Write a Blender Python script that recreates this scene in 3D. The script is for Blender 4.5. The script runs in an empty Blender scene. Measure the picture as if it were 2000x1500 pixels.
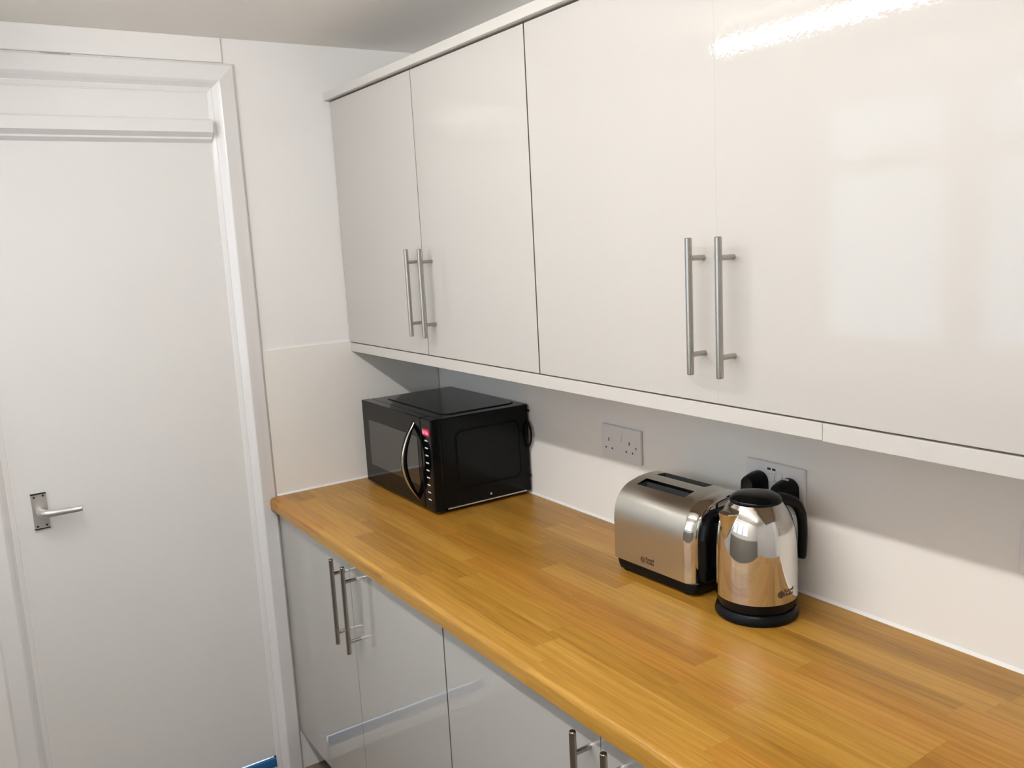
import bpy, bmesh, math, random
from mathutils import Vector, Matrix
random.seed(7)
S = bpy.context.scene
COL = S.collection

# ------------------------------------------------------------------ camera
cd = bpy.data.cameras.new('camera'); cam = bpy.data.objects.new('camera', cd); COL.objects.link(cam)
cd.sensor_fit = 'HORIZONTAL'; cd.sensor_width = 36.0; cd.lens = 1708.62 * 36.0 / 2000.0
cd.clip_start = 0.02
_fw = Vector((-0.82431025, 0.54165736, -0.16468126)); _r = Vector((0.55570144, 0.829723, -0.05249427)); _u = Vector((-0.10820592, 0.13478518, 0.98494895))
m = Matrix.Identity(4)
for i in range(3):
    m[i][0] = _r[i]; m[i][1] = _u[i]; m[i][2] = -_fw[i]
m[0][3], m[1][3], m[2][3] = 2.55957, -1.39154, 1.64621
cam.matrix_world = m
S.camera = cam

# ------------------------------------------------------------------ light level
S.view_settings.view_transform = 'Standard'; S.view_settings.look = 'None'
S.view_settings.exposure = 0.0; S.view_settings.gamma = 1.0; S.view_settings.use_curve_mapping = False
W = bpy.data.worlds.new('daylight'); S.world = W; W.use_nodes = True
bg = W.node_tree.nodes['Background']; bg.inputs[0].default_value = (0.68, 0.84, 1.0, 1); bg.inputs[1].default_value = 2.7
TUBE_STRENGTH = 87.0
TUBE_COLOR = (1.0, 0.972, 0.935, 1)

# ------------------------------------------------------------------ materials
def mat(name, col, rough=0.5, metal=0.0, spec=0.5, coat=0.0, emit=None, estr=0.0, bump=None, aniso=0.0):
    M = bpy.data.materials.new(name); M.use_nodes = True
    nt = M.node_tree; b = nt.nodes['Principled BSDF']
    b.inputs['Base Color'].default_value = (*col, 1); b.inputs['Roughness'].default_value = rough
    b.inputs['Metallic'].default_value = metal; b.inputs['Specular IOR Level'].default_value = spec
    b.inputs['Coat Weight'].default_value = coat; b.inputs['Coat Roughness'].default_value = 0.03
    if aniso: b.inputs['Anisotropic'].default_value = aniso
    if emit: b.inputs['Emission Color'].default_value = (*emit, 1); b.inputs['Emission Strength'].default_value = estr
    if bump:
        sc, st, det = bump
        tc = nt.nodes.new('ShaderNodeTexCoord'); n = nt.nodes.new('ShaderNodeTexNoise')
        n.inputs['Scale'].default_value = sc; n.inputs['Detail'].default_value = det
        bp = nt.nodes.new('ShaderNodeBump'); bp.inputs['Strength'].default_value = st; bp.inputs['Distance'].default_value = 0.01
        nt.links.new(tc.outputs['Object'], n.inputs['Vector']); nt.links.new(n.outputs['Fac'], bp.inputs['Height'])
        nt.links.new(bp.outputs['Normal'], b.inputs['Normal'])
    return M

M_WALL = mat('wall_paint', (0.85, 0.84, 0.83), 0.6, spec=0.3, bump=(9, 0.05, 3))
M_CEIL = mat('ceiling_paint', (0.93, 0.90, 0.85), 0.8, spec=0.2)
M_SPLASH = mat('splashback_gloss', (0.86, 0.835, 0.795), 0.22, spec=0.4, bump=(14, 0.02, 2))
M_TRIM = mat('trim_gloss_paint', (0.82, 0.81, 0.81), 0.22, spec=0.5, bump=(22, 0.10, 3))
M_DOOR = mat('door_paint', (0.79, 0.785, 0.775), 0.42, spec=0.4, bump=(30, 0.04, 3))
M_GLOSS = mat('gloss_cabinet', (0.50, 0.476, 0.445), 0.03, spec=0.45, bump=(120, 0.010, 2))
M_GLOSSB = mat('gloss_base_cabinet', (0.47, 0.452, 0.424), 0.02, spec=0.95, bump=(70, 0.0025, 2))
M_PLINTH = mat('plinth_shade_grey', (0.16, 0.15, 0.14), 0.6)  # darkened to paint toe-kick shade into the plinth colour
M_GAPSHADE = mat('door_gap_shade', (0.20, 0.185, 0.165), 0.5, spec=0.2)  # dark colour painting the shade of the gaps onto door sides
M_CARC = mat('carcass_gap_shade', (0.45, 0.42, 0.39), 0.45)  # greyed to put gap shade into the carcass behind the doors
M_PELMET = mat('pelmet_gloss', (0.56, 0.535, 0.50), 0.12, spec=0.5)
M_STEEL = mat('brushed_steel_handle', (0.42, 0.39, 0.35), 0.20, 1.0)
M_CHROME = mat('polished_steel', (0.66, 0.64, 0.60), 0.04, 1.0)
M_ALU = mat('satin_aluminium', (0.60, 0.59, 0.57), 0.38, 0.85)
M_BLACKG = mat('black_gloss', (0.003, 0.0035, 0.004), 0.06, spec=0.17)
M_BLACK = mat('black_satin', (0.004, 0.0045, 0.0055), 0.30, spec=0.14)
M_BLACKM = mat('black_matt', (0.005, 0.005, 0.006), 0.55, spec=0.12)
M_MWSTEEL = mat('black_painted_steel', (0.003, 0.0038, 0.0045), 0.16, spec=0.16)
M_GLASSD = mat('dark_oven_glass', (0.014, 0.0135, 0.013), 0.05, spec=0.9)
M_SLOT = mat('slot_metal', (0.035, 0.036, 0.036), 0.5, spec=0.4)
M_DARK = mat('dark_void', (0.006, 0.006, 0.006), 0.9, spec=0.1)
M_PLASTIC = mat('white_plastic', (0.76, 0.74, 0.73), 0.28, spec=0.45)
M_PRINT = mat('white_print', (0.75, 0.75, 0.75), 0.5)
M_LOGO = mat('brown_print', (0.055, 0.030, 0.016), 0.5)
M_LOGOR = mat('red_print', (0.16, 0.045, 0.03), 0.5)
M_LED = mat('red_display', (0.05, 0.0, 0.005), 0.3, emit=(1.0, 0.16, 0.28), estr=2.0)
M_LEDG = mat('red_display_glass', (0.10, 0.0, 0.012), 0.2, emit=(0.75, 0.0, 0.06), estr=0.35)
M_TUBE = mat('light_diffuser', (0.9, 0.9, 0.9), 0.5, emit=TUBE_COLOR[:3], estr=TUBE_STRENGTH)
M_WHITEMET = mat('white_metal', (0.8, 0.8, 0.79), 0.4)
M_FLOOR = mat('floor_vinyl', (0.165, 0.128, 0.102), 0.45, bump=(60, 0.05, 3))
M_TAPE = mat('blue_tape', (0.02, 0.13, 0.34), 0.5)
M_SEAL = mat('white_sealant', (0.86, 0.85, 0.83), 0.25)
M_CRACK = mat('paint_crack', (0.46, 0.41, 0.36), 0.9)
M_HOLE = mat('socket_hole', (0.03, 0.022, 0.015), 0.8)
M_REFLPANEL = mat('reflection_panel_grey', (0.31, 0.295, 0.275), 0.5)
M_PVC = mat('window_pvc', (0.8, 0.8, 0.8), 0.3)

def glass():
    M = bpy.data.materials.new('window_glass'); M.use_nodes = True; nt = M.node_tree
    for n in list(nt.nodes): nt.nodes.remove(n)
    o = nt.nodes.new('ShaderNodeOutputMaterial'); t = nt.nodes.new('ShaderNodeBsdfTransparent'); g = nt.nodes.new('ShaderNodeBsdfGlossy')
    g.inputs['Roughness'].default_value = 0.0; mx = nt.nodes.new('ShaderNodeMixShader'); fr = nt.nodes.new('ShaderNodeFresnel'); fr.inputs[0].default_value = 1.45
    nt.links.new(fr.outputs[0], mx.inputs[0]); nt.links.new(t.outputs[0], mx.inputs[1]); nt.links.new(g.outputs[0], mx.inputs[2]); nt.links.new(mx.outputs[0], o.inputs[0])
    return M
M_WGLASS = glass()

def steel_brushed():
    M = mat('brushed_steel_body', (0.58, 0.56, 0.50), 0.33, 1.0, aniso=0.5)
    nt = M.node_tree; b = nt.nodes['Principled BSDF']
    tc = nt.nodes.new('ShaderNodeTexCoord'); mp = nt.nodes.new('ShaderNodeMapping'); mp.inputs['Scale'].default_value = (4, 900, 900)
    n = nt.nodes.new('ShaderNodeTexNoise'); n.inputs['Scale'].default_value = 1.0; n.inputs['Detail'].default_value = 2
    mr = nt.nodes.new('ShaderNodeMapRange'); mr.inputs['To Min'].default_value = 0.27; mr.inputs['To Max'].default_value = 0.40
    L = nt.links.new
    L(tc.outputs['Object'], mp.inputs['Vector']); L(mp.outputs[0], n.inputs['Vector']); L(n.outputs['Fac'], mr.inputs['Value']); L(mr.outputs[0], b.inputs['Roughness'])
    return M
M_BRUSH = steel_brushed()

def wood():
    M = bpy.data.materials.new('oak_block_worktop'); M.use_nodes = True; nt = M.node_tree; b = nt.nodes['Principled BSDF']; L = nt.links.new
    N = lambda t: nt.nodes.new(t)
    def math_(op, a, c=None):
        n = N('ShaderNodeMath'); n.operation = op
        for i, v in enumerate((a, c)):
            if v is None: continue
            if isinstance(v, (int, float)): n.inputs[i].default_value = v
            else: L(v, n.inputs[i])
        return n.outputs[0]
    tc = N('ShaderNodeTexCoord'); sp = N('ShaderNodeSeparateXYZ'); L(tc.outputs['Object'], sp.inputs[0])
    x = sp.outputs[0]; yz = math_('SUBTRACT', sp.outputs[1], math_('MULTIPLY', sp.outputs[2], 0.0))
    row = math_('FLOOR', math_('DIVIDE', math_('ADD', yz, 0.047), 0.0570))
    wn = N('ShaderNodeTexWhiteNoise'); wn.noise_dimensions = '1D'; L(math_('ADD', row, 31.7), wn.inputs['W'])
    off = math_('MULTIPLY', wn.outputs['Value'], 3.0)
    u = math_('DIVIDE', math_('ADD', x, off), 0.40)
    # irregular stave ends: warp u with a low frequency noise per row
    nz = N('ShaderNodeTexNoise'); nz.noise_dimensions = '2D'; nz.inputs['Scale'].default_value = 1.0; nz.inputs['Detail'].default_value = 0
    cb = N('ShaderNodeCombineXYZ'); L(math_('MULTIPLY', u, 0.35), cb.inputs[0]); L(math_('MULTIPLY', row, 7.31), cb.inputs[1]); L(cb.outputs[0], nz.inputs['Vector'])
    u2 = math_('ADD', u, math_('MULTIPLY', nz.outputs['Fac'], 1.4))
    cell = math_('FLOOR', u2)
    wc = N('ShaderNodeTexWhiteNoise'); wc.noise_dimensions = '2D'; c2 = N('ShaderNodeCombineXYZ'); L(cell, c2.inputs[0]); L(row, c2.inputs[1]); L(c2.outputs[0], wc.inputs['Vector'])
    rnd = wc.outputs['Value']
    # grain
    mp = N('ShaderNodeMapping'); mp.inputs['Scale'].default_value = (3.2, 95, 95)
    va = N('ShaderNodeVectorMath'); va.operation = 'ADD'; sc = N('ShaderNodeVectorMath'); sc.operation = 'SCALE'; sc.inputs['Scale'].default_value = 13.0
    L(wc.outputs['Color'], sc.inputs[0]); L(tc.outputs['Object'], va.inputs[0]); L(sc.outputs[0], va.inputs[1]); L(va.outputs[0], mp.inputs['Vector'])
    g1 = N('ShaderNodeTexNoise'); g1.inputs['Scale'].default_value = 1.0; g1.inputs['Detail'].default_value = 5; g1.inputs['Roughness'].default_value = 0.62; g1.inputs['Distortion'].default_value = 0.6
    L(mp.outputs[0], g1.inputs['Vector'])
    mp2 = N('ShaderNodeMapping'); mp2.inputs['Scale'].default_value = (1.6, 14, 14); L(va.outputs[0], mp2.inputs['Vector'])
    g2 = N('ShaderNodeTexNoise'); g2.inputs['Scale'].default_value = 1.0; g2.inputs['Detail'].default_value = 2; g2.inputs['Distortion'].default_value = 1.2; L(mp2.outputs[0], g2.inputs['Vector'])
    mp3 = N('ShaderNodeMapping'); mp3.inputs['Scale'].default_value = (9, 420, 420); L(va.outputs[0], mp3.inputs['Vector'])
    g3 = N('ShaderNodeTexNoise'); g3.inputs['Scale'].default_value = 1.0; g3.inputs['Detail'].default_value = 2; L(mp3.outputs[0], g3.inputs['Vector'])
    f = math_('ADD', math_('MULTIPLY', rnd, 0.36), math_('MULTIPLY', math_('SUBTRACT', g1.outputs['Fac'], 0.5), 0.95))
    f = math_('ADD', f, math_('MULTIPLY', math_('SUBTRACT', g2.outputs['Fac'], 0.5), 0.35))
    f = math_('ADD', f, math_('MULTIPLY', math_('SUBTRACT', g3.outputs['Fac'], 0.5), 0.55))
    f = math_('ADD', f, 0.32)
    cr = N('ShaderNodeValToRGB'); L(f, cr.inputs[0]); e = cr.color_ramp.elements
    e[0].position = 0.0; e[0].color = (0.190, 0.082, 0.009, 1)
    e[1].position = 1.0; e[1].color = (0.560, 0.320, 0.066, 1)
    k = e.new(0.5); k.color = (0.375, 0.188, 0.026, 1)
    # hue shift of single staves towards red
    hs = N('ShaderNodeMixRGB'); hs.blend_type = 'MULTIPLY'; hs.inputs[2].default_value = (1.0, 0.88, 0.86, 1)
    sepc = N('ShaderNodeSeparateColor'); L(wc.outputs['Color'], sepc.inputs[0])
    L(math_('MULTIPLY', math_('GREATER_THAN', sepc.outputs[1], 0.68), 0.8), hs.inputs[0]); L(cr.outputs[0], hs.inputs[1])
    # thin joints
    fr = math_('FRACT', math_('DIVIDE', math_('ADD', yz, 0.047), 0.0570)); j1 = math_('LESS_THAN', fr, 0.010)
    j2 = math_('LESS_THAN', math_('FRACT', u2), 0.0018)
    j = math_('MULTIPLY', math_('MAXIMUM', j1, j2), 0.25)
    mj = N('ShaderNodeMixRGB'); L(j, mj.inputs[0]); L(hs.outputs[0], mj.inputs[1]); mj.inputs[2].default_value = (0.12, 0.05, 0.012, 1)
    L(mj.outputs[0], b.inputs['Base Color'])
    b.inputs['Roughness'].default_value = 0.33; b.inputs['Specular IOR Level'].default_value = 0.40
    return M
M_WOOD = wood()

# ------------------------------------------------------------------ mesh helpers
def obj(name, bm, m, parent=None, smooth=False, bevel=0.0, seg=2):
    me = bpy.data.meshes.new(name); bmesh.ops.recalc_face_normals(bm, faces=bm.faces[:]); bm.to_mesh(me); bm.free()
    for mm in (m if isinstance(m, (list, tuple)) else [m]): me.materials.append(mm)
    if smooth:
        for p in me.polygons: p.use_smooth = True
    o = bpy.data.objects.new(name, me); COL.objects.link(o)
    if parent: o.parent = parent
    if bevel:
        b = o.modifiers.new('bevel', 'BEVEL'); b.width = bevel; b.segments = seg; b.limit_method = 'ANGLE'; b.angle_limit = math.radians(40)
        b.harden_normals = False
    if smooth and not bevel:
        e = o.modifiers.new('split', 'EDGE_SPLIT'); e.split_angle = math.radians(38)
    return o
def empty(name, loc=(0, 0, 0), rz=0.0):
    o = bpy.data.objects.new(name, None); COL.objects.link(o); o.location = loc; o.rotation_euler = (0, 0, rz); o.empty_display_size = 0.05
    return o
def tag(o, label, cat, group=None):
    o['label'] = label; o['category'] = cat
    if group: o['group'] = group
    return o
def struct(o, label=None):
    o['kind'] = 'structure'
    if label: o['label'] = label
    return o
def box(bm, x0, x1, y0, y1, z0, z1, M=None):
    v = [bm.verts.new((x, y, z)) for x in (x0, x1) for y in (y0, y1) for z in (z0, z1)]
    for f in ((0, 1, 3, 2), (4, 6, 7, 5), (0, 4, 5, 1), (2, 3, 7, 6), (0, 2, 6, 4), (1, 5, 7, 3)):
        bm.faces.new([v[i] for i in f])
    if M is not None:
        for q in v: q.co = M @ q.co
    return v
def boxm(*a):
    bm = bmesh.new(); box(bm, *a); return bm
def cyl(bm, a, c, r, n=20, r2=None, caps=True):
    a, c = Vector(a), Vector(c); d = (c - a).normalized(); t = d.orthogonal().normalized(); s = d.cross(t); r2 = r if r2 is None else r2
    A = [bm.verts.new(a + r * (math.cos(2*math.pi*i/n)*t + math.sin(2*math.pi*i/n)*s)) for i in range(n)]
    B = [bm.verts.new(c + r2 * (math.cos(2*math.pi*i/n)*t + math.sin(2*math.pi*i/n)*s)) for i in range(n)]
    for i in range(n): bm.faces.new((A[i], A[(i+1) % n], B[(i+1) % n], B[i]))
    if caps: bm.faces.new(A[::-1]); bm.faces.new(B)
def spline(pts, k=8):
    P = [Vector(p) for p in pts]; out = []
    for i in range(len(P)-1):
        p0 = P[max(i-1, 0)]; p1 = P[i]; p2 = P[i+1]; p3 = P[min(i+2, len(P)-1)]
        for j in range(k):
            t = j/k; out.append(0.5*((2*p1)+(p2-p0)*t+(2*p0-5*p1+4*p2-p3)*t*t+(3*p1-p0-3*p2+p3)*t**3))
    out.append(P[-1]); return out
def tube(bm, pts, r, n=12, k=8, sx=1.0, up=None):
    """sweep of an ellipse (r, r*sx) along a smooth path; r may be a list per control point"""
    path = spline(pts, k) if k else [Vector(p) for p in pts]
    m_ = len(path); rr = []
    for i in range(m_):
        if isinstance(r, (list, tuple)):
            f = i/(m_-1)*(len(r)-1); a = min(int(f), len(r)-2); rr.append(r[a]+(r[a+1]-r[a])*(f-a))
        else: rr.append(r)
    rings = []; prev = None
    for i, p in enumerate(path):
        d = (path[min(i+1, m_-1)]-path[max(i-1, 0)]).normalized()
        if up is not None: s = d.cross(Vector(up)).normalized()
        else:
            s = d.orthogonal().normalized() if prev is None else (prev - d*prev.dot(d)).normalized()
        prev = s; t = s.cross(d).normalized()
        rings.append([bm.verts.new(p + rr[i]*(math.cos(2*math.pi*q/n)*t + sx*math.sin(2*math.pi*q/n)*s)) for q in range(n)])
    for a, c in zip(rings, rings[1:]):
        for q in range(n): bm.faces.new((a[q], a[(q+1) % n], c[(q+1) % n], c[q]))
    bm.faces.new(rings[0][::-1]); bm.faces.new(rings[-1])
def lathe(bm, prof, n=64, cap=True):
    rings = [[bm.verts.new((r*math.cos(2*math.pi*i/n), r*math.sin(2*math.pi*i/n), z)) for i in range(n)] for r, z in prof]
    for a, c in zip(rings, rings[1:]):
        for i in range(n): bm.faces.new((a[i], a[(i+1) % n], c[(i+1) % n], c[i]))
    if cap: bm.faces.new(rings[0][::-1]); bm.faces.new(rings[-1])
    return rings
def extrude(bm, poly, axis, a, c):
    """closed polygon of 2D points swept along axis 0/1/2 from a to c"""
    def P(p, t):
        v = [0, 0, 0]; o = [i for i in range(3) if i != axis]; v[axis] = t; v[o[0]] = p[0]; v[o[1]] = p[1]; return v
    A = [bm.verts.new(P(p, a)) for p in poly]; B = [bm.verts.new(P(p, c)) for p in poly]; n = len(poly)
    for i in range(n): bm.faces.new((A[i], A[(i+1) % n], B[(i+1) % n], B[i]))
    bm.faces.new(A[::-1]); bm.faces.new(B)
def rrect(x0, x1, y0, y1, r, k=5):
    out = []
    for cx, cy, a in ((x1-r, y1-r, 0), (x0+r, y1-r, 90), (x0+r, y0+r, 180), (x1-r, y0+r, 270)):
        for i in range(k+1):
            t = math.radians(a + 90*i/k); out.append((cx+r*math.cos(t), cy+r*math.sin(t)))
    return out
def text_bm(s, size, depth=0.0002, spacing=1.0, bold=0.0):
    cu = bpy.data.curves.new('lettering', 'FONT'); cu.body = s; cu.size = size; cu.extrude = depth; cu.space_line = 0.82; cu.offset = bold; cu.space_character = spacing
    t = bpy.data.objects.new('lettering', cu); COL.objects.link(t)
    me = bpy.data.meshes.new_from_object(t.evaluated_get(bpy.context.evaluated_depsgraph_get()))
    COL.objects.unlink(t); bpy.data.objects.remove(t); bpy.data.curves.remove(cu)
    bm = bmesh.new(); bm.from_mesh(me); bpy.data.meshes.remove(me); return bm
def xform(bm, M):
    for v in bm.verts: v.co = M @ v.co
    return bm

# ------------------------------------------------------------------ dimensions
ZC = 2.2353; ZW = 0.91; YF = -0.615; YD = -0.3096; YB = -0.588
XR = 3.5; YO = -2.2
OP0, OP1, OPZ = -1.275, -0.672, 2.085     # door opening in the end wall

# ------------------------------------------------------------------ room
bm = bmesh.new()
box(bm, -0.12, 0, OP1, 0.0, 0, ZC); box(bm, -0.12, 0, YO, OP0, 0, ZC); box(bm, -0.12, 0, OP0, OP1, OPZ, ZC)
struct(obj('wall_left', bm, M_WALL), 'white painted end wall around the door')
struct(obj('wall_right', boxm(-0.12, XR+.12, 0, 0.12, 0, ZC), M_WALL), 'white wall behind the worktop')
struct(obj('wall_back', boxm(XR, XR+.12, YO, 0, 0, ZC), M_WALL))
struct(obj('floor', boxm(-0.12, XR+.12, YO-.12, 0.12, -0.1, 0), M_FLOOR), 'dark brown floor')
struct(obj('ceiling', boxm(-0.12, XR+.12, YO-.12, 0.12, ZC, ZC+.1), M_CEIL), 'off-white ceiling')
WX0, WX1, WZ0, WZ1 = 0.27, 2.15, 1.12, 2.12
bm = bmesh.new()
box(bm, -0.12, XR+.12, YO-.12, YO, 0, WZ0); box(bm, -0.12, XR+.12, YO-.12, YO, WZ1, ZC)
box(bm, -0.12, WX0, YO-.12, YO, WZ0, WZ1); box(bm, WX1, XR+.12, YO-.12, YO, WZ0, WZ1)
struct(obj('wall_front', bm, M_WALL))
struct(obj('reflection_panel', boxm(.0, XR, YO, YO+.012, 0, 1.02), M_REFLPANEL), 'grey panel added under the window for the kettle reflection')  # unseen panel, added so the kettle mirrors a grey zone
bm = bmesh.new()
for a, c in ((WX0, WX0+.045), (0.815, 0.945), (1.445, 1.575), (WX1-.045, WX1)): box(bm, a, c, YO-.07, YO-.015, WZ0, WZ1)
for a, c in ((WX0+.045, .815), (.945, 1.445), (1.575, WX1-.045)):
    for z0, z1 in ((WZ0, WZ0+.07), (1.82, 1.885), (WZ1-.04, WZ1)): box(bm, a, c, YO-.07, YO-.015, z0, z1)
wo = struct(obj('window_1', bm, M_PVC, bevel=.004))
struct(obj('window_glass', boxm(WX0+.03, WX1-.03, YO-.045, YO-.041, WZ0+.03, WZ1-.03), M_WGLASS, wo))

# door, frame and transom on the end wall
dz0, dz1 = 0.078, 1.9512
door = struct(obj('door_1', boxm(-0.042, -0.002, OP0, OP1, dz0, dz1), M_DOOR), 'flat white painted door with a lever handle')
H = empty('door_handle', (0, 0, 0)); H.parent = door
bm = bmesh.new(); extrude(bm, rrect(-1.2375, -1.2010, 0.9535, 1.0490, .0015), 0, -0.002, 0.005)
plate = obj('backplate', bm, M_ALU, H, bevel=.0012)
bm = bmesh.new(); box(bm, -0.002, .0056, -1.2378, -1.2008, 1.0468, 1.0494); box(bm, -0.002, .0056, -1.2378, -1.2008, .9530, .9556)
obj('plate_dark_reflection', bm, M_BLACK, H)  # black strips painting the dark reflections at the plate's bevelled ends
for y, z in ((-1.2300, 1.0405), (-1.2085, 1.0420), (-1.2300, .9615), (-1.2085, .9625)):
    bm = bmesh.new(); cyl(bm, (.0045, y, z), (.0058, y, z), .0029, 12); obj('screw', bm, M_HOLE, H)
bm = bmesh.new()
tube(bm, [(0.004, -1.2190, 1.001), (0.024, -1.2190, 1.001), (0.040, -1.2130, 1.0008), (0.044, -1.195, 1.000), (0.044, -1.160, 0.999), (0.045, -1.140, .9985), (0.048, -1.124, 1.000)],
     [.0122, .0118, .0112, .0098, .0086, .0080, .0072], 16, 6)
cyl(bm, (.004, -1.219, 1.001), (.009, -1.219, 1.001), .0125, 20)
obj('lever', bm, M_ALU, H, smooth=True)

# architrave: profile swept up, across and down with mitred corners
def frame_sweep(name, prof, inner, M_):
    """prof: list of (distance outwards from the opening edge, height off the wall); inner path corner points (y,z)"""
    bm = bmesh.new(); (yl, yr, zt) = inner; rings = []
    for k in range(4):
        ring = []
        for d, h in prof:
            if k == 0: p = (h, yl-d, 0.0)
            elif k == 1: p = (h, yl-d, zt+d)
            elif k == 2: p = (h, yr+d, zt+d)
            else: p = (h, yr+d, 0.0)
            ring.append(bm.verts.new(p))
        rings.append(ring)
    n = len(prof)
    for a, c in zip(rings, rings[1:]):
        for i in range(n-1): bm.faces.new((a[i], a[i+1], c[i+1], c[i]))
        bm.faces.new((a[n-1], a[0], c[0], c[n-1]))
    bm.faces.new(rings[0]); bm.faces.new(rings[-1][::-1])
    return obj(name, bm, M_)
prof = [(0, -.03), (0, -.002), (.003, .0015), (.0125, .0042), (.0150, .0040), (.0170, .0060), (.0205, .0095), (.0255, .0150), (.0315, .0195), (.0345, .0208), (.0365, .0205), (.060, .0150), (.075, .0122), (.0825, .0032), (.0825, -.001), (.02, -.001), (.02, -.03)]
arch = struct(frame_sweep('trim_1', prof, (OP0, OP1, OPZ), M_TRIM), 'moulded white architrave around the door')
for pts in (((-1.075, 2.166), (-1.03, 2.1647), (-1.005, 2.1651000000000002)), ((-.93, 2.163), (-.90, 2.1615)), ((-.83, 2.1622), (-.795, 2.159)), ((-.645, 2.1615), (-.635, 2.1597), (-.620, 2.1597)), ((-.648, 2.163), (-.640, 2.1615))):
    bm = bmesh.new(); tube(bm, [(0.0085, y, z) for y, z in pts], .0009, 6, 4); obj('paint_crack', bm, M_CRACK, arch)
bm = bmesh.new(); tube(bm, [(0.0012, -.5890, z) for z in (2.05, 1.8, 1.5, 1.2, 1.02)], [.0006, .0011, .0012, .0010, .0004], 6, 4); obj('paint_crack', bm, M_CRACK, arch)
bm = bmesh.new(); tube(bm, [(0.0112, -.612, .888), (0.0112, -.622, .887), (0.0112, -.632, .8865)], [.0009, .0005, .0003], 6, 3); obj('paint_crack', bm, mat('brown_crack', (.10, .03, .02), .8), arch)
# transom rail with the plain panel above it
bm = bmesh.new()
box(bm, -0.04, -0.0015, OP0+.0002, OP1-.0002, 2.010, OPZ-.0002)
poly = [(-0.04, 1.9512), (-0.0015, 1.9512), (0.0125, 1.9605), (0.0130, 1.9655), (0.0310, 1.9770), (0.0315, 2.0075), (0.0250, 2.0130), (-0.0010, 2.0150), (-0.04, 2.0150)]
extrude(bm, poly, 1, OP0+.0002, OP1-.0002)
struct(obj('trim_2', bm, M_TRIM), 'white transom rail and panel above the door')
struct(obj('trim_3', boxm(-0.0005, .006, YO, -.6195, OPZ+.0835, ZC), M_WALL, bevel=.003), 'slightly proud strip of wall above the door frame')
struct(obj('trim_4', boxm(-.10, 0.010, OP0+.002, OP1-.002, 0, .046), M_TRIM, bevel=.004), 'white threshold board under the door')
tp = tag(obj('tape_strip', boxm(-.0015, .011, OP0+.006, OP1-.004, .047, .076), M_TAPE, bevel=.002), 'strip of blue tape stuck along the bottom edge of the white door', 'tape')
struct(obj('baseboard_left', boxm(0, .014, YO, OP0-.0835, 0, .10), M_TRIM, bevel=.004))

# ------------------------------------------------------------------ splashback panels and sealant
struct(obj('trim_5', boxm(0, .004, -.5885, -.0045, ZW-.002, 1.3555), M_SPLASH, bevel=.0012), 'cream splashback panel on the end wall')
struct(obj('trim_6', boxm(0.0045, 2.062, -.002, 0, ZW-.002, 1.350), M_SPLASH), 'cream splashback behind the worktop')
bm = bmesh.new(); extrude(bm, [(-.0022, ZW), (-.0080, ZW), (-.0022, ZW+.0052)], 0, .0095, 2.06)
extrude(bm, [(.0042, ZW), (.0092, ZW), (.0042, ZW+.0052)], 1, -.5885, -.0045)
struct(obj('trim_7', bm, M_SEAL), 'thin white sealant line along the back of the worktop')

# ------------------------------------------------------------------ worktop
bm = bmesh.new(); r = .011; zt, zb, yb = ZW, ZW-.0383, -.003
prof = [(yb, zb), (YF+.004, zb), (YF, zb+.004)]
for i in range(9):
    t = math.radians(180-90*i/8); prof.append((YF+r+r*math.cos(t), zt-r+r*math.sin(t)))
prof.append((yb, zt)); prof = prof[::-1]
extrude(bm, prof, 0, .0125, 2.062)
p2 = [(yb, zb), (-.5885, zb), (-.5885, zt), (yb, zt)]; extrude(bm, p2, 0, .0045, .0125)
wk = tag(obj('worktop', bm, M_WOOD, smooth=True), 'long golden oak block worktop with a rounded front edge', 'worktop')

# ------------------------------------------------------------------ cabinets
def t_handle(x, z0, z1, p0, p1, yd, parent):
    bm = bmesh.new(); y = yd-.035
    cyl(bm, (x, y, z0+.001), (x, y, z1-.001), .0060, 24); cyl(bm, (x, y, z0), (x, y, z0+.001), .0052, 24, .0060); cyl(bm, (x, y, z1-.001), (x, y, z1), .0060, 24, .0052)
    for z in (p0, p1): cyl(bm, (x, yd+.0005, z), (x, y, z), .0045, 18)
    return obj('handle', bm, M_STEEL, parent, smooth=True)
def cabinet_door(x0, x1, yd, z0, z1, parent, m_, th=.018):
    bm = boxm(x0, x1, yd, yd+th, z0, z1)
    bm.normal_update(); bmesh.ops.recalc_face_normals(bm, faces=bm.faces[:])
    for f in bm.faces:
        if abs(f.normal.x) > .9: f.material_index = 1  # side faces take the painted gap shade
    return obj('door', bm, [m_, M_GAPSHADE], parent)
ZB, ZT = 1.3530, 2.0748
def wall_cabinet(x0, xm, x1, h0, h1, g, label):
    e = empty('wall_cabinet', ((x0+x1)/2, 0, ZB)); e.location = (0, 0, 0)
    obj('carcass', boxm(x0, x1, YD+.0192, -.0045, ZB+.001, ZT-.001), M_CARC, e)
    for a, c, hx in ((x0+.0012, xm-g/2, h0), (xm+g/2, x1-.0016, h1)):
        d = cabinet_door(a, c, YD, ZB, ZT, e, M_GLOSS)
        t_handle(hx, 1.4040, 1.6310, 1.4375, 1.5975, YD, d)
    return tag(e, label, 'cabinet', 'gloss wall cabinets')
wall_cabinet(.0012, .5215, 1.0250, .4985, .5720, .0024, 'glossy cream double-door wall cabinet above the microwave')
wall_cabinet(1.0264, 1.5425, 2.0480, 1.5135, 1.5790, .00015, 'glossy cream double-door wall cabinet above the toaster and kettle')
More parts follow.
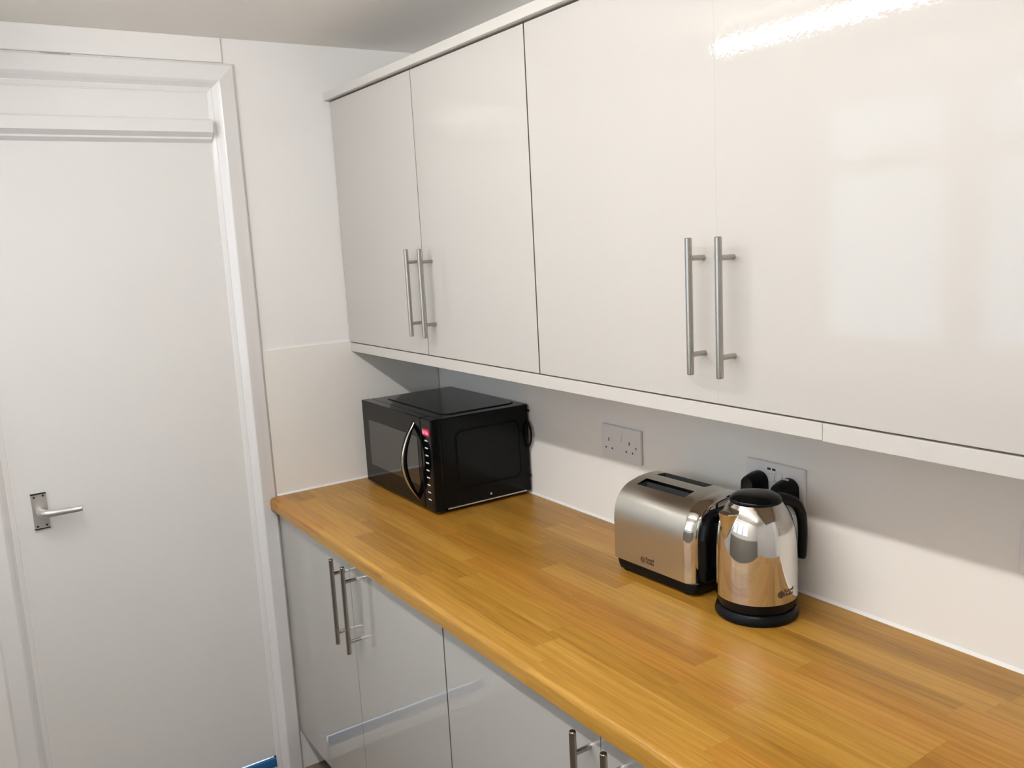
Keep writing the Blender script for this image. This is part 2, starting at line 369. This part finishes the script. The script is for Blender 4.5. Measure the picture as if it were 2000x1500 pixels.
# cornice and pelmets
tag(obj('cornice_board', boxm(.0006, 2.048, -.3287, -.0005, ZT+.0034, 2.1007), M_PELMET, bevel=.001), 'pale cornice board along the top of the wall cabinets', 'cornice')
tag(obj('pelmet_board', boxm(.0052, 1.7474, YD+.0005, YD+.0185, 1.3225, 1.3497), M_PELMET, bevel=.001), 'long pale pelmet board under the wall cabinets from the corner to the joint', 'pelmet', 'pelmet boards')
tag(obj('pelmet_board', boxm(1.7484, 2.048, YD+.0002, YD+.0182, 1.3215, 1.3495), M_PELMET, bevel=.001), 'short pale pelmet board right of the joint above the kettle', 'pelmet', 'pelmet boards')

def base_cabinet(x0, xm, x1, h0, h1, label):
    e = empty('base_cabinet'); g = .0018
    obj('carcass', boxm(x0, x1, YB+.0192, -.0045, .134, ZW-.0393), M_CARC, e)
    for a, c, hx in ((x0+.001, xm-g/2, h0), (xm+g/2, x1-g, h1)):
        d = cabinet_door(a, c, YB, .1343, ZW-.0415, e, M_GLOSSB)
        t_handle(hx, .6265, .8585, .658, .818, YB, d)
    return tag(e, label, 'cabinet', 'gloss base cabinets')
base_cabinet(.0012, .5335, 1.0222, .5000, .5730, 'glossy grey-white double-door base cabinet beside the door, below the microwave')
base_cabinet(1.0242, 1.5405, 2.0500, 1.5125, 1.5905, 'glossy grey-white double-door base cabinet below the toaster and kettle')
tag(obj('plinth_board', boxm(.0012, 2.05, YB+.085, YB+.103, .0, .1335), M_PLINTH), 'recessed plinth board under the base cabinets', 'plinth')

# ------------------------------------------------------------------ microwave
def microwave():
    Wd, D, Hh = .4551, .316, .2547
    e = empty('microwave', (.3004, -.1635, .922), -.0125)
    X0, X1, Y0, Y1 = -Wd/2, Wd/2, -D/2, D/2
    U = lambda u: X0+u
    # body shell behind the front bezel, with a raised top panel and a sunk side panel
    fb = Y0+.030
    obj('body', boxm(X0+.0015, X1-.0015, fb, Y1, 0, Hh-.001), M_MWSTEEL, e, bevel=.003)
    def panel(name, poly, axis, a, c, m_):
        bm = bmesh.new(); extrude(bm, poly, axis, a, c); return obj(name, bm, m_, e, bevel=.0015)
    # top panel outlined by a groove: a ridge ring and a plateau
    panel('top_groove', rrect(U(.040), U(.418), Y0+.062, Y1-.012, .030), 2, Hh-.0015, Hh-.0004, M_DARK)
    panel('top_panel', rrect(U(.0435), U(.4145), Y0+.0655, Y1-.0155, .027), 2, Hh-.001, Hh+.0015, M_MWSTEEL)
    panel('side_groove', rrect(Y0+.072, Y0+.284, .047, .216, .022), 0, X1-.002, X1-.0010, M_DARK)
    panel('side_panel', rrect(Y0+.077, Y0+.279, .052, .211, .018), 0, X1-.002, X1+.0012, M_MWSTEEL)
    panel('side_lip', [(Y0+.040, -.001), (Y0+.300, -.001), (Y0+.300, .0035), (Y0+.040, .0035)], 0, X1-.004, X1-.0004, M_ALU)['label'] = 'pale bottom lip'
    bm = bmesh.new(); cyl(bm, (X1-.003, Y0+.1785, .0172), (X1+.0008, Y0+.1785, .0172), .0031, 14); obj('screw', bm, M_ALU, e, smooth=True)
    # door and control panel
    pu = .394
    d = obj('door', boxm(X0, U(pu)-.0008, Y0+.001, fb, -.001, Hh), M_BLACKG, e, bevel=.003)
    bm = bmesh.new(); extrude(bm, rrect(U(.046), U(.372), .059, .199, .006), 1, Y0+.0002, Y0+.004); obj('window', bm, M_GLASSD, d)
    cp = obj('control_panel', boxm(U(pu)+.0008, X1, Y0+.001, fb, -.001, Hh), M_BLACKG, e, bevel=.003)
    bm = bmesh.new(); extrude(bm, rrect(U(.4065), U(.4475), .2085, .2285, .004), 1, Y0+.0003, Y0+.003); obj('display', bm, M_LEDG, cp)
    bm = text_bm('8:10s', .0150, .0002, 1.0, .0002); xform(bm, Matrix.Translation((U(.4085), Y0-.0001, .2130)) @ Matrix.Rotation(math.pi/2, 4, 'X')); obj('digits', bm, M_LED, cp)
    for i in range(9):
        z = .1952-i*.02068
        bm = boxm(U(.4165), U(.4325), Y0+.0003, Y0+.003, z-.0018, z+.0018); obj('button', bm, M_PRINT, cp, bevel=.0006)
    # bow handle standing off the door
    hx = U(.3535)
    bm = bmesh.new(); pts = []
    for i in range(9):
        t = i/8; pts.append((hx, Y0+.002-.0385*math.sin(math.pi*t)**.9, .0165+.219*t))
    tube(bm, pts, [.005, .0075, .0085, .0088, .0085, .0075, .005], 16, 5, sx=1.5, up=(0, 1, 0)); obj('handle', bm, M_BLACKG, d, smooth=True)
    bm = bmesh.new(); pts = []
    for i in range(9):
        t = i/8; pts.append((hx+.0075, Y0+.000-.0430*math.sin(math.pi*t)**.9, .0165+.219*t))
    tube(bm, pts, [.0015, .0030, .0036, .0036, .0036, .0030, .0015], 12, 5); obj('handle_trim', bm, M_CHROME, d, smooth=True)['label'] = 'chrome strip of the bow handle'
    for x in (X0+.04, X1-.04):
        for y in (Y0+.05, Y1-.05):
            bm = bmesh.new(); cyl(bm, (x, y, -.0119), (x, y, .001), .013, 18); obj('foot', bm, M_BLACKM, e, smooth=True)
    bm = bmesh.new(); tube(bm, [(X1-.020, Y1-.006, .205), (X1-.002, Y1-.006, .207), (X1+.014, Y1-.005, .190), (X1+.018, Y1-.005, .165), (X1+.011, Y1-.005, .140), (X1-.004, Y1-.006, .126), (X1-.020, Y1-.006, .12)], .0034, 10, 8); obj('cord', bm, M_BLACKM, e, smooth=True)
    bm = bmesh.new(); cyl(bm, (X1-.004, Y1-.004, .236), (X1+.007, Y1-.003, .236), .0028, 10); obj('rear_spacer', bm, M_BLACKM, e, smooth=True)
    bm = bmesh.new(); cyl(bm, (X1-.004, Y1-.004, .048), (X1+.004, Y1-.003, .046), .003, 10); obj('rear_spacer', bm, M_BLACKM, e, smooth=True)
    return tag(e, 'black microwave oven with a curved bow handle in the worktop corner', 'microwave')
microwave()

# ------------------------------------------------------------------ toaster
def toaster():
    e = empty('toaster', (1.2, -.2, ZW), .03)        # local x along the body, y into the depth, z up
    UL, UB, UE, D = -.0705, .134, .152, .186
    zb = .0285
    half = [(0, zb), (0, .060), (0, .090), (.0005, .118), (.003, .138), (.008, .154), (.016, .1675), (.0275, .1790), (.0385, .1858), (.0470, .1896)]
    mid = [(.0770, .1966), (.0930, .1982), (.1070, .1990), (.1350, .1978)]
    sm = lambda q: [(p.x, p.y) for p in spline([(a, c, 0) for a, c in q], 3)]
    half = half[:2]+sm(half[2:])
    prof = half+mid[:-1]+sm([mid[-1], (.1450, .1945), (.1570, .1870), (.1690, .1730), (.1780, .1520), (.1840, .1200), (D, .0900)])+[(D, zb)]
    slot_v = [(.0470, .0770), (.1070, .1350)]
    us = [UL, -.045, .096, UB]
    bm = bmesh.new(); G = [[bm.verts.new((u, v, z)) for v, z in prof] for u in us]
    for i in range(3):
        for j in range(len(prof)-1):
            vm = (prof[j][0]+prof[j+1][0])/2
            if i == 1 and any(a < vm < c for a, c in slot_v) and prof[j][1] > .17: continue
            bm.faces.new((G[i][j], G[i][j+1], G[i+1][j+1], G[i+1][j]))
    obj('body', bm, M_BRUSH, e, smooth=True)
    # dark toast slots
    def zat(v):
        for (a, za), (c, zc) in zip(prof, prof[1:]):
            if a <= v <= c and c > a: return za+(zc-za)*(v-a)/(c-a)
    for a, c in slot_v:
        bm = bmesh.new()
        for u0, u1, v0, v1 in ((-.045, -.0445, a, c), (.0955, .096, a, c), (-.045, .096, a, a+.0006), (-.045, .096, c-.0006, c)):
            box(bm, u0, u1, v0, v1, .05, min(zat(a), zat(c))-.0002)
        box(bm, -.045, .096, a, c, .048, .05)
        s = obj('toast_slot', bm, M_SLOT, e)
        for k in range(5):
            bm = bmesh.new(); tube(bm, [(-.030+k*.026, a+.003, .155), (-.030+k*.026, a+.0035, .178), (-.018+k*.026, a+.0035, .180)], .0009, 6, 3); obj('grill_wire', bm, M_ALU, s)
        bm = bmesh.new(); box(bm, -.033, -.031, a, c, .172, .175); obj('cross_bar', bm, M_ALU, s)
    # polished rounded ends
    def end_cap(u0, u1, name, m_, k=8, drop=.020):
        bm = bmesh.new(); rings = []
        for i in range(k+1):
            t = i/k*math.pi/2; ins = drop*(1-math.cos(t)); uu = u0+(u1-u0)*math.sin(t)
            ring = []
            for v, z in prof:
                vv = v+(D/2-v)*ins/(D/2)
                ring.append(bm.verts.new((uu, vv, z-ins*.55*max(0, (z-.09))/.1085)))
            rings.append(ring)
        for a, c in zip(rings, rings[1:]):
            for j in range(len(prof)-1): bm.faces.new((a[j], a[j+1], c[j+1], c[j]))
        bm.faces.new(rings[-1]); return obj(name, bm, m_, e, smooth=True)
    end_cap(UB, UB+.026, 'polished_end', M_CHROME); end_cap(UL, UL-.004, 'polished_end', M_CHROME)
    # black end panel with lever and dial
    pz = [(.020, zb), (.020, .120), (.028, .150), (.045, .168), (.065, .174), (D-.065, .174), (D-.045, .168), (D-.028, .150), (D-.020, .120), (D-.020, zb)]
    bm = bmesh.new(); extrude(bm, pz, 0, UB+.020, UB+.040); obj('end_panel', bm, M_BLACKG, e, bevel=.008, seg=4)
    bm = bmesh.new(); box(bm, UB+.039, UB+.0408, D/2-.004, D/2+.004, .055, .150); obj('lever_track', bm, M_DARK, e)
    bm = bmesh.new(); tube(bm, [(UB+.036, D/2, .147), (UB+.048, D/2, .149), (UB+.060, D/2, .150), (UB+.066, D/2, .150)], [.008, .010, .010, .006], 16, 5, sx=2.4, up=(0, 0, 1)); obj('lever', bm, M_BLACKG, e, smooth=True)
    bm = bmesh.new(); tube(bm, [(UB+.038, D/2+.0, .058), (UB+.050, D/2, .058), (UB+.054, D/2, .058)], [.016, .0155, .012], 24, 3); obj('browning_dial', bm, M_BLACKG, e, smooth=True)
    for q in (-.028, -.010, .010, .028):
        bm = bmesh.new(); tube(bm, [(UB+.039, D/2+q, .085), (UB+.0425, D/2+q, .085), (UB+.0435, D/2+q, .085)], [.0062, .0060, .0045], 16, 2); obj('button', bm, M_BLACKG, e, smooth=True)
    # base
    base = rrect(UL-.003, UB+.030, .001, D-.001, .018)
    bm = bmesh.new(); n = len(base); lv = [(.972, .0075), (.990, .014), (1.0, .022), (1.0, zb+.0005)]
    cx, cy = (UL+UB+.027)/2, D/2; rings = [[bm.verts.new((cx+(x-cx)*s, cy+(y-cy)*s, z)) for x, y in base] for s, z in lv]
    for a, c in zip(rings, rings[1:]):
        for i in range(n): bm.faces.new((a[i], a[(i+1) % n], c[(i+1) % n], c[i]))
    bm.faces.new(rings[0][::-1]); bm.faces.new(rings[-1]); obj('base', bm, M_BLACK, e, smooth=True)
    for u in (UL+.02, UB-.005):
        for v in (.022, D-.022):
            bm = bmesh.new(); cyl(bm, (u, v, 0.0), (u, v, .010), .011, 16); obj('foot', bm, M_BLACKM, e)
    # printed maker's mark on the front
    bm = text_bm('Russell\nHobbs', .0092, .0001, 1.0, .00018); xform(bm, Matrix.Translation((.0255, -.0003, .0475)) @ Matrix.Rotation(math.pi/2, 4, 'X')); obj('lettering', bm, M_LOGO, e)
    bm = bmesh.new()
    for i in range(5):
        u = .0165-.0056+i*.0028; hh = math.sqrt(max(0, .0070**2-(u-.0165)**2)); box(bm, u-.0009, u+.0009, -.0004, .0004, .0450-hh, .0450+hh)
    obj('emblem', bm, M_LOGOR, e)
    return tag(e, 'brushed steel two-slot toaster with black base, left of the kettle', 'toaster')
toaster()

# ------------------------------------------------------------------ kettle and its power base
KX, KY = 1.4738, -.1403
kb = empty('kettle_stand', (KX, KY, ZW))
bm = bmesh.new(); lathe(bm, [(.076, 0), (.0785, .003), (.0787, .008), (.0760, .016), (.0735, .0195), (.070, .0205), (.030, .0205)], 72); obj('base_plate', bm, M_BLACK, kb, smooth=True)
tag(kb, 'round black power base under the steel kettle', 'kettle stand')
def kettle():
    ha = math.radians(79.5)
    e = empty('kettle', (KX, KY, ZW), ha)             # local +x towards the handle
    sp = math.pi
    key = [(.0765, .0417), (.0767, .060), (.0766, .090), (.0762, .113), (.0756, .130), (.0744, .147), (.0722, .165), (.0690, .181), (.0648, .194), (.0590, .206), (.0528, .216), (.0490, .2215), (.0478, .2232)]
    prof = [(p.x, p.y) for p in spline([(r, z, 0) for r, z in key], 6)]
    # spout: a triangular lip pressed outwards on the side opposite the handle
    bm = bmesh.new(); n = 240; rings = []
    for r, z in prof:
        ring = []
        k = max(0.0, min(1.0, (z-.158)/.050)); wdt = math.radians(2+17*k); top = max(0.0, min(1.0, (.2135-z)/.004))
        for i in range(n):
            a = 2*math.pi*i/n; da = abs((a-sp+math.pi) % (2*math.pi)-math.pi)
            rr = r
            if k > 0 and da < wdt: rr = r+(.0030+.0160*k*k)*min(1.0, (1-da/wdt)*2.2)*min(1.0, k*4)*top
            ring.append(bm.verts.new((rr*math.cos(a), rr*math.sin(a), z)))
        rings.append(ring)
    for a, c in zip(rings, rings[1:]):
        for i in range(n): bm.faces.new((a[i], a[(i+1) % n], c[(i+1) % n], c[i]))
    b_ = obj('body', bm, M_CHROME, e, smooth=True)
    bm = bmesh.new(); lathe(bm, [(.066, .0215), (.0715, .0225), (.0735, .028), (.0752, .0400), (.0760, .0417)], 72); obj('base_ring', bm, M_BLACK, e, smooth=True)
    bm = bmesh.new(); lathe(bm, [(.0482, .2215), (.0490, .2255), (.0475, .2290), (.0430, .2330), (.034, .2368), (.022, .2388), (.010, .2395), (.001, .2396)], 64)
    lid = obj('lid', bm, M_BLACKG, e, smooth=True)
    # handle
    bm = bmesh.new()
    tube(bm, [(.034, 0, .2190), (.052, 0, .2180), (.075, 0, .2110), (.096, 0, .1980), (.1085, 0, .1760), (.1125, 0, .1480), (.1125, 0, .1200), (.1110, 0, .0930), (.1100, 0, .0860)],
         [.0075, .0090, .0100, .0104, .0100, .0094, .0092, .0090, .0070], 18, 6, sx=1.2)
    obj('handle', bm, M_BLACK, e, smooth=True)
    # printed mark wrapped round the barrel
    ang0 = math.radians(-14)-ha
    bm = text_bm('Russell\nHobbs', .0092, .0001, 1.0, .00018)
    R = .0770
    for v in bm.verts:
        a = ang0+(v.co.x+.0075)/R; v.co = Vector((R*math.cos(a)*(1+v.co.z), R*math.sin(a)*(1+v.co.z), .0645+v.co.y))
    obj('lettering', bm, M_LOGO, e)
    bm = bmesh.new()
    for i in range(5):
        s = -.0056+i*.0028; hh = math.sqrt(max(0, .0070**2-s*s)); a0, a1 = ang0+(s-.0010)/R, ang0+(s+.0010)/R
        v = [bm.verts.new((R*math.cos(a), R*math.sin(a), .0620+z)) for a, z in ((a0, -hh), (a1, -hh), (a1, hh), (a0, hh))]; bm.faces.new(v)
    obj('emblem', bm, M_LOGO, e)
    return tag(e, 'polished steel kettle with black lid and handle, right of the toaster', 'kettle')
kettle()

# ------------------------------------------------------------------ sockets and plugs
def socket(x, z, label, usb=False, w=.1475, h=.0866):
    e = empty('wall_socket', (x, -.0021, z)); y0 = -.0075
    obj('faceplate', boxm(-w/2, w/2, y0, 0, -h/2, h/2), M_PLASTIC, e, bevel=.0022, seg=3)
    def hole(cx, cz, ww, hh): obj('pin_hole', boxm(cx-ww/2, cx+ww/2, y0-.0002, y0+.002, cz-hh/2, cz+hh/2), M_HOLE, e)
    def rocker(cx, cz, ww=.0145, hh=.0185):
        bm = bmesh.new(); extrude(bm, [(y0+.001, cz-hh/2), (y0-.0035, cz-hh/2), (y0-.0005, cz+hh/2), (y0+.001, cz+hh/2)], 0, cx-ww/2, cx+ww/2)
        obj('rocker_switch', bm, M_PLASTIC, e, bevel=.0006)
    if not usb:
        for c in (-.0450, .0317):
            hole(c, .0055, .0036, .0085); hole(c-.0118, -.0165, .0050, .0040); hole(c+.0118, -.0165, .0050, .0040)
        rocker(-.0100, .0150, .0265, .0175); hole(.0560, -.0030, .0028, .0060)
    else:
        for c in (-.0135, -.0012): hole(c, .0298, .0088, .0046)
        rocker(.0125, .0180); rocker(-.0060, .0130, .014, .016)
        bm = bmesh.new(); box(bm, .0040, .0048, y0-.0003, y0+.001, .004, .024); obj('panel_joint', bm, M_HOLE, e)
    return tag(e, label, 'socket', 'white double wall sockets')
socket(.9335, 1.1268, 'empty white double wall socket between the microwave and the toaster')
socket(1.4090, 1.1236, 'white double wall socket with two USB ports behind the kettle', True)
socket(1.9660, 1.1215, 'white double wall socket well to the right of the kettle')
def plug(x, z, label, sx=0.0, cap=False):
    e = empty('power_plug', (x, -.0102, z))
    # rounded top, narrowing downwards and outwards
    lv = [(0.0, 1.0), (-.010, 1.0), (-.022, .90), (-.034, .78), (-.040, .66)]
    out = []
    for i in range(17):
        t = math.pi*i/16; out.append((.0250*math.cos(t), .004+.0215*math.sin(t)))
    out += [(-.0262, -.022), (-.020, -.030), (.020, -.030), (.0262, -.022)]
    bm = bmesh.new(); rings = [[bm.verts.new((u*s*.9, y, w_*s*.9)) for u, w_ in out] for y, s in lv]; n = len(out)
    for a, c in zip(rings, rings[1:]):
        for i in range(n): bm.faces.new((a[i], a[(i+1) % n], c[(i+1) % n], c[i]))
    bm.faces.new(rings[0][::-1]); bm.faces.new(rings[-1]); obj('plug_body', bm, M_BLACK, e, smooth=True)
    if cap:
        bm = bmesh.new(); extrude(bm, rrect(-.0075, .0075, .0185, .0238, .002), 1, -.0160, -.0120); obj('finger_mark', bm, M_ALU, e)
    bm = bmesh.new(); tube(bm, [(0, -.022, -.026), (sx*.3, -.022, -.045), (sx, -.020, -.09), (sx, -.015, -.16), (sx+.004, -.012, z*-1+ZW+.0045), (sx+.02, -.012, z*-1+ZW+.0045)], .0034, 10, 6); obj('cord', bm, M_BLACKM, e, smooth=True)
    return tag(e, label, 'plug', 'black plugs behind the kettle')
plug(1.3715, 1.1225, 'black plug in the left outlet of the USB socket, nearer the toaster', .034)
plug(1.4480, 1.1215, 'black plug in the right outlet of the USB socket, nearer the kettle handle', cap=True)

# ------------------------------------------------------------------ ceiling light
LX0, LX1, LY, LZ = .575, 2.655, -1.362, 2.172
e = empty('ceiling_light', (0, 0, 0))
obj('batten', boxm(LX0-.03, LX1+.03, LY-.018, LY+.018, LZ+.036, ZC), M_WHITEMET, e, bevel=.004)
for x in (LX0-.012, LX1+.012): obj('end_holder', boxm(x-.011, x+.011, LY-.015, LY+.015, LZ-.004, LZ+.037), M_WHITEMET, e, bevel=.003)
bm = bmesh.new(); cyl(bm, (LX0, LY, LZ+.014), (LX1, LY, LZ+.014), .0165, 24); obj('tube', bm, M_TUBE, e, smooth=True)
tag(e, 'long white fluorescent tube light on the ceiling, mirrored in the wall cabinet doors', 'ceiling light')
